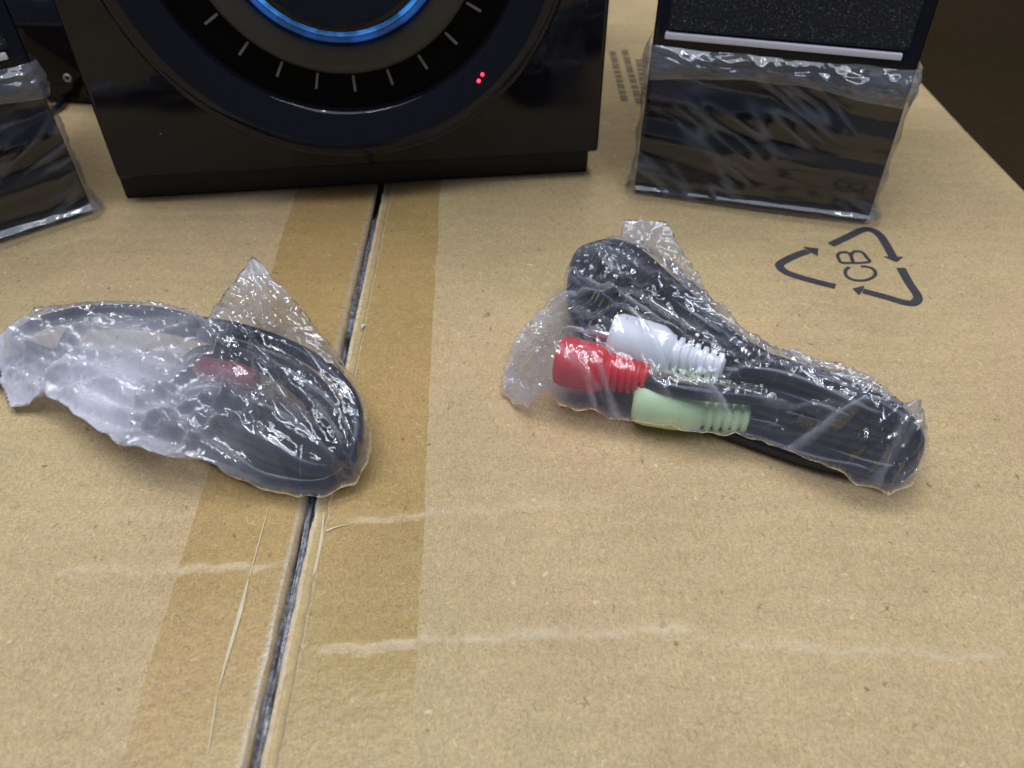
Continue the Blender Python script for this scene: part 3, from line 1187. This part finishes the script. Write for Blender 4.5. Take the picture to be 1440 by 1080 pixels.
    for it in range(iters):
        d = X[b_] - X[a_]
        L = np.linalg.norm(d, axis=1) + 1e-12
        cor = (d / L[:, None]) * ((L - rest) * .5)[:, None]
        C = np.zeros((N, 3))
        for k in range(3):
            C[:, k] = np.bincount(a_, cor[:, k], N) - np.bincount(b_, cor[:, k], N)
        X += C / deg[:, None] * 1.7 * inv[:, None]
        if it % 3 == 0 and bend:
            A = np.zeros((N, 3))
            for k in range(3):
                A[:, k] = np.bincount(a_, X[b_, k], N) + np.bincount(b_, X[a_, k], N)
            X += (A / deg[:, None] - X) * bend * inv[:, None]
        X[:, 2] += (home[:, 2] - X[:, 2]) * keep_env * inv
        X[:, :2] += (home[:, :2] - X[:, :2]) * .01 * inv[:, None]
        h = hm.at(X[:, 0], X[:, 1]) + .0003
        X[:, 2] = np.where(isb, X[:, 2], np.maximum(X[:, 2], h))
    return X, F, isb, zb, dm


def tri(t):
    t = t - math.floor(t)
    return 4 * abs(t - .5) - 1


def fold_field(dirf, seed, amps=(.0008, .0003, .0001), waves=(.0105, .0056, .0030), creases=()):
    cr = []
    for pts, h, wd in creases:
        q = np.array([P(a[0], a[1], 14)[:2] for a in pts])
        cr.append((q, h, wd))

    def f(x, y):
        a = dirf(x, y)
        z = 0
        for k, (am, wv) in enumerate(zip(amps, waves)):
            wx = x + .004 * mnoise.noise(Vector((x * 55, y * 55, seed + k)))
            wy = y + .004 * mnoise.noise(Vector((x * 55, y * 55, seed + k + 20)))
            ak = a + (.55, -.45, .2)[k] * mnoise.noise(Vector((x * 30, y * 30, seed + 3 * k))) * 1.5
            s_ = -wx * math.sin(ak) + wy * math.cos(ak)
            m = max(0, min(1, .55 + 1.3 * mnoise.noise(Vector((x * 70, y * 70, seed + 7 * k + 40)))))
            z += am * m * (tri(s_ / wv + k * .37) + .9)
        for q, h, wd in cr:
            best = 9
            for i in range(len(q) - 1):
                e = q[i + 1] - q[i]
                ll = e @ e
                t = max(0, min(1, ((x - q[i][0]) * e[0] + (y - q[i][1]) * e[1]) / ll))
                best = min(best, math.hypot(x - q[i][0] - t * e[0], y - q[i][1] - t * e[1]))
            if best < wd:
                z += h * (1 - best / wd)
        return z
    return f


def bag(name, label, outline, hm, mat, excess, seed, spacing=.0011, iters=260, haze=None, whiten=.45, **k):
    X, F, isb, zb, _ = crumpled_sheet(outline, hm, spacing, excess, iters, seed, **k)
    t = thing(name, label, 'plastic bag', (float(X[:, 0].mean()), float(X[:, 1].mean()), 0), 0, 'clear bags with cables')
    N = len(X)
    # underside: same outline, lying on the card inside it
    bxy = X[isb][:, :2]
    low = X.copy()
    for q in range(0, N, 2000):
        D = np.hypot(X[q:q + 2000, None, 0] - bxy[None, :, 0], X[q:q + 2000, None, 1] - bxy[None, :, 1])
        j = D.argmin(1)
        dn = D.min(1)
        zb_ = X[isb][:, 2][j]
        f = np.exp(-(dn / .006) ** 1.5)
        nzz = np.array([abs(mnoise.noise(Vector((float(p[0]) * 300, float(p[1]) * 300, seed + 2)))) for p in X[q:q + 2000]])
        low[q:q + 2000, 2] = np.minimum(zb_ * f + .0004 + .0004 * nzz * (1 - f), np.maximum(X[q:q + 2000, 2] - .0002, .0003))
    low[isb] = X[isb]
    idx = np.arange(N) + N
    remap = np.where(isb, np.arange(N), idx)
    Fl = remap[F][:, ::-1]
    V = np.concatenate([X, low])
    top = mesh_obj('bag_film', V, np.concatenate([F, Fl]).tolist(), mat)
    if haze is not None:
        hz = np.array([haze(v[0], v[1]) for v in V])
        n1_ = np.array([mnoise.noise(Vector((v[0] * 45, v[1] * 90, seed))) for v in V])
        hz = hz * (1 + .6 * n1_) + whiten * np.concatenate([WHITE[0], WHITE[0] * 0])  # stress whitening of the creases, doubling as painted glints
        set_attr(top, 'haze', np.clip(hz, 0, .8))
    child_fix(top, t)
    return t


OUTLINE = [None]
# ---- right bag contents: coiled audio cable with red, white and green plugs
RIM_R = [(708, 520, 3), (722, 478, 5), (755, 440, 7), (792, 408, 8), (797, 375, 9), (815, 350, 12), (838, 341, 14), (872, 338, 15), (877, 309, 20), (936, 311, 20),
            (952, 340, 17), (975, 375, 14), (988, 398, 12), (1012, 445, 12), (1052, 482, 13), (1100, 492, 14), (1160, 507, 14), (1205, 522, 14), (1250, 548, 12), (1290, 590, 10),
            (1304, 612, 6), (1298, 650, 4), (1285, 682, 2.5), (1250, 697, 1.5), (1205, 683, 1.2), (1165, 657, 5), (1115, 636, 7), (1060, 618, 7), (1010, 612, 7), (960, 606, 6), (915, 596, 5), (860, 590, 3),
            (810, 578, 2), (786, 570, 1.5), (768, 548, 1.5), (752, 560, 1.5), (742, 574, 1), (720, 568, 1), (704, 550, 1.5)]
outR = px3(RIM_R)
OUTLINE[0] = outR
cabR = thing('audio_cable', 'coiled black audio cable with red, white and pale green plugs inside the right bag', 'cable', tuple(P(1000, 560)))
oR = P(700, 720)
hmR = HeightMap(P(690, 300)[0] - .01, P(1320, 600)[0] + .01, P(1250, 720)[1] - .01, P(900, 290, 0)[1] + .01)


def keep_inside(path, poly, margin):
    poly = np.array(poly)[:, :2]
    n = len(poly)
    out = path.copy()
    ar = sum(poly[i][0] * poly[(i + 1) % n][1] - poly[(i + 1) % n][0] * poly[i][1] for i in range(n))
    sg = 1 if ar > 0 else -1
    for _ in range(3):
        best = np.full(len(out), 9.0)
        push = np.zeros((len(out), 2))
        for i in range(n):
            a_, b_ = poly[i], poly[(i + 1) % n]
            e = b_ - a_
            L = np.linalg.norm(e)
            if L < 1e-6:
                continue
            t = np.clip(((out[:, :2] - a_) @ e) / L ** 2, 0, 1)
            c_ = a_ + t[:, None] * e
            d = np.linalg.norm(out[:, :2] - c_, axis=1)
            nn = np.array([-e[1], e[0]]) / L * sg
            m = d < best
            best[m] = d[m]
            push[m] = (c_ + nn * margin - out[:, :2])[m]
        ins = inside(poly, out[:, 0], out[:, 1])
        bad = (~ins) | (best < margin)
        out[bad, :2] += push[bad]
        for _k in range(4):
            out[1:-1] = (out[:-2] + 2 * out[1:-1] + out[2:]) / 4
    return out




def strand(pts, r, parent, hm, name='cable_strand', closed=False, jit=0, n=10, seed=0):
    q = px3(pts)
    rg = np.random.default_rng(seed)
    if jit:
        q = [p + rg.normal(0, jit, 3) * np.array([1, 1, .5]) for p in q]
    for p in q:
        p[2] = max(p[2], r + .0004)
    path = catmull(q, n, closed)
    if OUTLINE[0] is not None:
        path = keep_inside(path, OUTLINE[0], r + .0009)
    path[:, 2] = np.maximum(path[:, 2], r + .0003)
    V, F = sweep(path, r, 14, closed)
    o = mesh_obj(name, V, F, M['cable'])
    child_fix(o, parent)
    hm.stamp(path, np.full(len(path), r + .0007))
    return o


SR = .0023
loops = [
    # upper loop, standing up at the far side of the bag, then down the bundle and round the right-hand end
    [(1075, 505, 17), (985, 452, 19), (925, 405, 19), (872, 362, 17), (825, 352, 14), (806, 375, 11), (815, 430, 8), (860, 500, 5), (960, 560, 4), (1090, 590, 6), (1200, 622, 8), (1262, 640, 10), (1285, 608, 17), (1240, 572, 19), (1160, 532, 19)],
    [(1080, 520, 14), (1000, 478, 15), (945, 436, 15), (895, 392, 13), (846, 372, 10), (822, 395, 8), (832, 445, 6), (880, 520, 4), (985, 575, 3), (1110, 612, 4), (1215, 650, 5), (1272, 660, 7), (1288, 625, 13), (1250, 596, 15), (1170, 552, 16)],
    [(1090, 545, 10), (1010, 500, 10), (960, 462, 10), (915, 420, 9), (868, 396, 7), (842, 410, 6), (846, 455, 5), (900, 540, 3), (1000, 590, 3), (1120, 628, 3), (1222, 668, 4), (1268, 680, 4), (1284, 650, 9), (1245, 622, 11), (1165, 578, 12)],
    [(1085, 512, 12), (1005, 462, 13), (950, 418, 13), (880, 374, 12), (836, 362, 9), (808, 400, 7), (822, 460, 5), (900, 550, 3), (1010, 600, 3), (1130, 640, 3), (1200, 672, 4), (1250, 692, 4), (1280, 662, 7), (1262, 612, 11), (1180, 560, 13)],
    [(1095, 560, 8), (1040, 532, 8), (990, 500, 7), (935, 450, 7), (890, 420, 5), (860, 430, 4), (870, 480, 4), (930, 560, 3), (1040, 600, 3), (1140, 622, 3), (1210, 645, 4), (1250, 660, 5), (1265, 640, 7), (1235, 615, 9), (1170, 585, 9)],
]
for i, l in enumerate(loops):
    strand(l, SR, cabR, hmR, closed=True, jit=.0005, seed=i + 2)
# leads running from the plugs to the bundle
strand([(900, 537, 12), (935, 544, 14), (985, 553, 15), (1040, 558, 14.5), (1100, 566, 14), (1200, 590, 13), (1262, 606, 13)], .0019, cabR, hmR, seed=9)
strand([(1012, 522, 13), (1060, 528, 14), (1120, 545, 15), (1190, 575, 16), (1255, 600, 16)], .0021, cabR, hmR, seed=10)
strand([(1048, 590, 6), (1100, 600, 7), (1170, 608, 8), (1230, 630, 9)], .0021, cabR, hmR, seed=11)
strand([(1060, 516, 15), (980, 462, 16), (930, 425, 14), (880, 398, 11), (845, 392, 9), (822, 420, 8), (828, 470, 7), (860, 520, 5)], .0025, cabR, hmR, seed=16)
strand([(1060, 508, 18), (985, 440, 19), (935, 395, 19), (885, 352, 17), (840, 345, 14), (812, 362, 12), (806, 405, 10), (816, 455, 8), (850, 520, 5)], .0024, cabR, hmR, seed=17)
strand([(1040, 572, 5), (1100, 582, 6), (1160, 596, 7), (1215, 612, 8), (1262, 640, 7)], .0042, cabR, hmR, seed=18)
strand([(1070, 545, 6), (1130, 560, 8), (1190, 578, 9), (1245, 600, 9)], .0042, cabR, hmR, seed=19)
strand([(1010, 555, 8), (1060, 570, 9), (1130, 590, 12), (1200, 606, 14), (1268, 612, 12)], .0024, cabR, hmR, seed=13)
strand([(1060, 545, 12), (1110, 560, 15), (1170, 580, 17), (1230, 600, 16), (1284, 630, 9), (1262, 672, 5)], .0024, cabR, hmR, seed=14)
strand([(1080, 600, 6), (1140, 606, 8), (1200, 620, 9), (1262, 650, 7), (1240, 680, 4)], .0024, cabR, hmR, seed=15)
strand([(1040, 520, 17), (1100, 528, 19), (1170, 555, 20), (1230, 585, 20), (1280, 604, 16), (1283, 640, 10), (1262, 680, 5)], .0024, cabR, hmR, seed=12)


def plug(label, A, B, mat, prof, parent, hm, pin=None):
    """moulded plug between axis points A (nose) and B (cable end); prof = (fraction, radius mm)"""
    A, B = P(*A), P(*B)
    ax = B - A
    path = [A + ax * f for f, r in prof]
    V, F = sweep(np.array(path), np.array([r for f, r in prof]) * .001, 40)
    o = mesh_obj('plug', V, F, mat, label=label)
    child_fix(o, parent)
    hm.stamp(path, [r * .001 + .0006 for f, r in prof])
    # more samples for the film
    ff = np.linspace(0, 1, 40)
    rr = np.interp(ff, [f for f, r in prof], [r for f, r in prof])
    hm.stamp([A + ax * f for f in ff], rr * .001 + .0006)
    if pin:
        d = ax / np.linalg.norm(ax)
        V, F = sweep(np.array([A - d * pin[0], A - d * pin[0] * .9, A, A + d * .001]), np.array([pin[1] * .6, pin[1], pin[1], pin[1]]), 24)
        q = mesh_obj('plug_pin', V, F, M['steel'])
        child_fix(q, parent)
        q.parent = o
    return o


def ribs(f0, f1, n, r0, r1, depth):
    """strain relief: n rings narrowing from r0 to r1 with grooves between"""
    out = []
    for i in range(n):
        f = f0 + (f1 - f0) * i / n
        g = f0 + (f1 - f0) * (i + 1) / n
        r = r0 + (r1 - r0) * i / n
        w_ = g - f
        out += [(f + w_ * .05, r - depth), (f + w_ * .30, r - depth), (f + w_ * .38, r - .1), (f + w_ * .55, r), (f + w_ * .85, r), (f + w_ * .97, r - .15)]
    return out


plug('white plug with a ridged grip', (858, 474, 16), (1018, 518, 15), M['white'],
     [(0, 3.2), (.004, 5.2), (.02, 6.3), (.06, 6.8)] + [(.06 + .26 * i / 26, 6.85 + (.10 if i % 2 else -.06)) for i in range(1, 26)] +
     [(.34, 6.8), (.44, 6.6), (.48, 6.0), (.52, 5.2), (.55, 5.0)] + ribs(.56, .98, 6, 4.9, 3.5, 1.1) + [(.985, 2.6), (1, 2.3)], cabR, hmR, (.006, .0015))
plug('red plug with a spirally ridged grip', (783, 506, 12), (914, 534, 12), M['red'],
     [(0, 3.4), (.006, 5.0), (.03, 6.1), (.07, 6.4)] + [(.08 + .36 * i / 24, 6.5 + (.22 if i % 2 else -.18)) for i in range(24)] +
     [(.46, 6.2), (.50, 5.6), (.53, 5.1)] + ribs(.54, .97, 6, 5.1, 4.2, .8) + [(.985, 2.6), (1, 2.2)], cabR, hmR)
plug('pale green plug', (890, 562, 6.8), (1054, 586, 6.8), M['green'],
     [(0, 3.4), (.01, 4.6), (.05, 5.8), (.12, 6.2), (.35, 6.3), (.50, 6.0), (.56, 5.3), (.60, 4.9)] + ribs(.61, .98, 5, 4.9, 4.1, .8) + [(.99, 2.6), (1, 2.3)], cabR, hmR)

def exR(x, y, t):
    return max(.0, .012 + .02 * mnoise.noise(Vector((x * 70, y * 70, 4))))


def dirR(x, y):
    if x > .080:  # folds fan out from the gathered right-hand end
        return math.atan2(y - P(1285, 590)[1], x - P(1292, 590)[0])
    if x < .035:
        return rad(-52)
    return rad(-52) + (x - .035) / .045 * rad(40)


crR = [([(800, 385), (850, 450), (900, 520), (965, 600)], .0020, .0022), ([(835, 365), (875, 470), (905, 540), (940, 590)], .0016, .0018),
       ([(722, 480), (770, 500), (800, 560)], .0018, .0020), ([(745, 450), (790, 520), (850, 575)], .0014, .0018),
       ([(880, 345), (930, 400), (990, 460), (1060, 500)], .0015, .0018), ([(1060, 520), (1100, 570), (1085, 610)], .0016, .0018),
       ([(1120, 590), (1180, 612), (1245, 615), (1290, 598)], .0018, .0016), ([(1160, 512), (1230, 545), (1285, 592)], .0018, .0018),
       ([(1290, 600), (1240, 640), (1200, 672)], .0014, .0014), ([(1292, 604), (1265, 650), (1245, 688)], .0014, .0014), ([(1296, 606), (1288, 650), (1270, 685)], .0012, .0012),
       ([(1288, 600), (1220, 630), (1160, 645)], .0014, .0014), ([(915, 538), (945, 520), (985, 515)], .0010, .0012), ([(880, 310), (905, 345), (945, 350)], .0015, .0016)]
def rim(px_pts, hm):
    out = []
    hm.cone()
    for (a_, b_, z_) in px_pts:
        z0 = z_ / 1000
        for _ in range(12):
            p = P(a_, b_, z0 * 1000)
            e = float(hm.at(np.array([p[0]]), np.array([p[1]]))[0]) + .0003
            z0 = z0 + .5 * (max(z_ / 1000, e) - z0)
        out.append(P(a_, b_, z0 * 1000))
    return out


OUTLINE[0] = None
outR = rim(RIM_R, hmR)
bagR = bag('cable_bag', 'clear bag on the right, tight round a cable with coloured plugs', outR, hmR, M['bag'], exR, 11, spacing=.0006, iters=45,
           haze=lambda x, y: .22 * max(0, min(1, (y - .20) / .02)) + .13 * max(0, min(1, (.022 - x) / .02)) + .03, keep_env=.08, bend=.06, dirf=dirR, ncrease=120, crlen=(.009, .034), hscale=.9, folds=fold_field(dirR, 5, creases=crR))

# ---- left bag contents
RIM_L = [(-190, 520, 6), (-90, 500, 8), (-20, 484, 10), (0, 472, 12), (30, 448, 13), (70, 430, 14), (140, 424, 16), (230, 428, 17), (292, 448, 17), (318, 408, 18), (345, 376, 19), (356, 360, 20),
            (378, 384, 18), (410, 418, 16), (452, 470, 14), (480, 505, 12), (498, 530, 12), (516, 570, 10), (523, 610, 6), (518, 650, 4), (500, 682, 2), (455, 700, 1.5), (420, 700, 1.5), (370, 690, 2.5),
            (320, 668, 9), (280, 645, 12), (235, 642, 13), (165, 625, 13), (125, 596, 12), (90, 570, 11), (60, 552, 9), (40, 570, 3), (15, 575, 2), (5, 550, 3), (2, 525, 5), (-60, 560, 4), (-180, 600, 3)]
outL = px3(RIM_L)
OUTLINE[0] = outL
cabL = thing('audio_cable', 'coiled black cable with a dark red plug inside the left milky bag', 'cable', tuple(P(330, 560)))
hmL = HeightMap(P(-160, 560)[0] - .01, P(540, 600)[0] + .01, P(430, 715)[1] - .01, P(350, 350, 0)[1] + .01)
lps = [
    [(60, 452, 14), (150, 438, 16), (250, 446, 17), (350, 468, 17), (430, 500, 16), (485, 548, 14), (512, 610, 10), (505, 660, 6), (460, 688, 4), (400, 684, 4), (350, 655, 5), (300, 610, 7), (230, 560, 8), (140, 520, 8), (70, 500, 9), (20, 480, 11)],
    [(120, 455, 11), (220, 455, 13), (330, 482, 14), (415, 520, 13), (470, 570, 11), (494, 622, 7), (482, 664, 4), (430, 678, 3), (370, 655, 3), (310, 612, 4), (240, 575, 5), (160, 545, 6), (90, 510, 8)],
    [(280, 500, 12), (350, 500, 14), (415, 540, 13), (460, 585, 10), (478, 630, 6), (450, 664, 4), (390, 660, 3), (330, 630, 4), (275, 590, 6), (240, 545, 9)],
    [(250, 560, 9), (320, 575, 11), (390, 600, 10), (440, 640, 7), (420, 672, 3), (360, 664, 3), (300, 632, 4), (245, 600, 5)],
]
for i, l in enumerate(lps):
    strand(l, (.0019, .0023, .0024, .0024)[i], cabL, hmL, closed=True, jit=.0004, seed=30 + i)
strand([(-150, 585, 3), (-60, 545, 3), (0, 520, 4), (60, 500, 6), (150, 505, 7), (230, 530, 8)], .0022, cabL, hmL, seed=40)
strand([(230, 575, 8), (300, 560, 14), (370, 572, 15), (430, 610, 12), (470, 650, 7)], .0028, cabL, hmL, seed=41)
strand([(250, 600, 5), (330, 615, 9), (390, 640, 9), (450, 655, 6), (486, 640, 6), (490, 600, 9), (455, 560, 12), (400, 520, 15), (330, 492, 15)], .0025, cabL, hmL, seed=44)
strand([(240, 585, 8), (320, 598, 12), (380, 622, 12), (430, 655, 8), (470, 655, 6), (478, 615, 10), (440, 565, 14)], .0025, cabL, hmL, seed=45)
strand([(200, 590, 6), (280, 585, 10), (350, 600, 11), (420, 640, 8)], .0028, cabL, hmL, seed=42)
plug('dark red plug', (280, 520, 14), (362, 536, 14), M['dark_red'], [(0, 2), (.01, 3.0), (.06, 3.6), (.7, 3.6), (.8, 3.2), (.97, 2.6), (1, 2)], cabL, hmL)
plug('black plug', (225, 560, 9), (345, 548, 10), M['cable'], [(0, 3), (.01, 4.6), (.06, 5.4), (.5, 5.4), (.6, 4.4), (.97, 3.6), (1, 2)], cabL, hmL)
0 and plug('white plug', (60, 500, 9), (190, 520, 9), M['white'], [(0, 3), (.02, 4.8), (.08, 5.4), (.5, 5.4), (.62, 4.4), (.97, 3.2), (1, 2)], cabL, hmL)

def exL(x, y, t):
    return 0.0


def dirL(x, y):
    c = P(320, 515, 12)
    if x > -.095:
        return math.atan2(y - c[1], x - c[0]) * .35 + rad(-45) * .65 if x > c[0] else rad(-35)
    return rad(-18)


crL = [([(285, 480), (320, 515), (325, 570)], 0.0030, 0.0020), ([(320, 515), (250, 545), (200, 570)], 0.0027, 0.0024), ([(320, 515), (400, 548), (460, 600), (490, 640)], 0.0027, 0.0018),
       ([(330, 478), (385, 530), (440, 590), (475, 640)], 0.0022, 0.0017), ([(365, 480), (370, 540), (400, 580)], 0.0019, 0.0017), ([(420, 500), (470, 560), (500, 620)], 0.0022, 0.0017),
       ([(356, 362), (360, 420), (400, 470), (470, 520)], 0.0024, 0.0020), ([(318, 408), (350, 430), (365, 470)], 0.0019, 0.0018), ([(345, 380), (400, 440), (455, 475)], 0.0019, 0.0015),
       ([(40, 480), (120, 470), (220, 490), (285, 480)], 0.0027, 0.0031), ([(60, 510), (130, 520), (200, 570), (260, 600)], 0.0027, 0.0029), ([(90, 540), (150, 570), (230, 600), (330, 640)], 0.0024, 0.0024),
       ([(20, 560), (60, 520), (120, 500)], 0.0030, 0.0026), ([(240, 640), (300, 600), (380, 590)], 0.0024, 0.0022), ([(380, 600), (425, 620), (415, 670)], 0.0016, 0.0015), ([(165, 622), (220, 590), (290, 570)], 0.0022, 0.0020)]
OUTLINE[0] = None
outL = rim(RIM_L, hmL)
bagL = bag('cable_bag', 'milky clear bag on the left with one corner sticking up, around a coiled cable', outL, hmL, M['bag_milky'], exL, 23, spacing=.0006, iters=45,
           haze=lambda x, y: .50 * max(0, min(1, (-.070 - x) / .03)) * max(.10, min(1, (.177 - y) / .014)) + .20 * max(0, min(1, (y - .178) / .012)) * max(0, min(1, (x + .105) / .02)) + .16 * max(0, min(1, (.152 - .30 * (x + .06) - y) / .010)) * max(0, min(1, (-.052 - x) / .02)),
           keep_env=.08, bend=.06, dirf=dirL, whiten=.10, ncrease=120, crlen=(.016, .045), hscale=.6, folds=fold_field(dirL, 15, amps=(.0005, .0001, .00001), waves=(.013, .0056, .003), creases=crL))
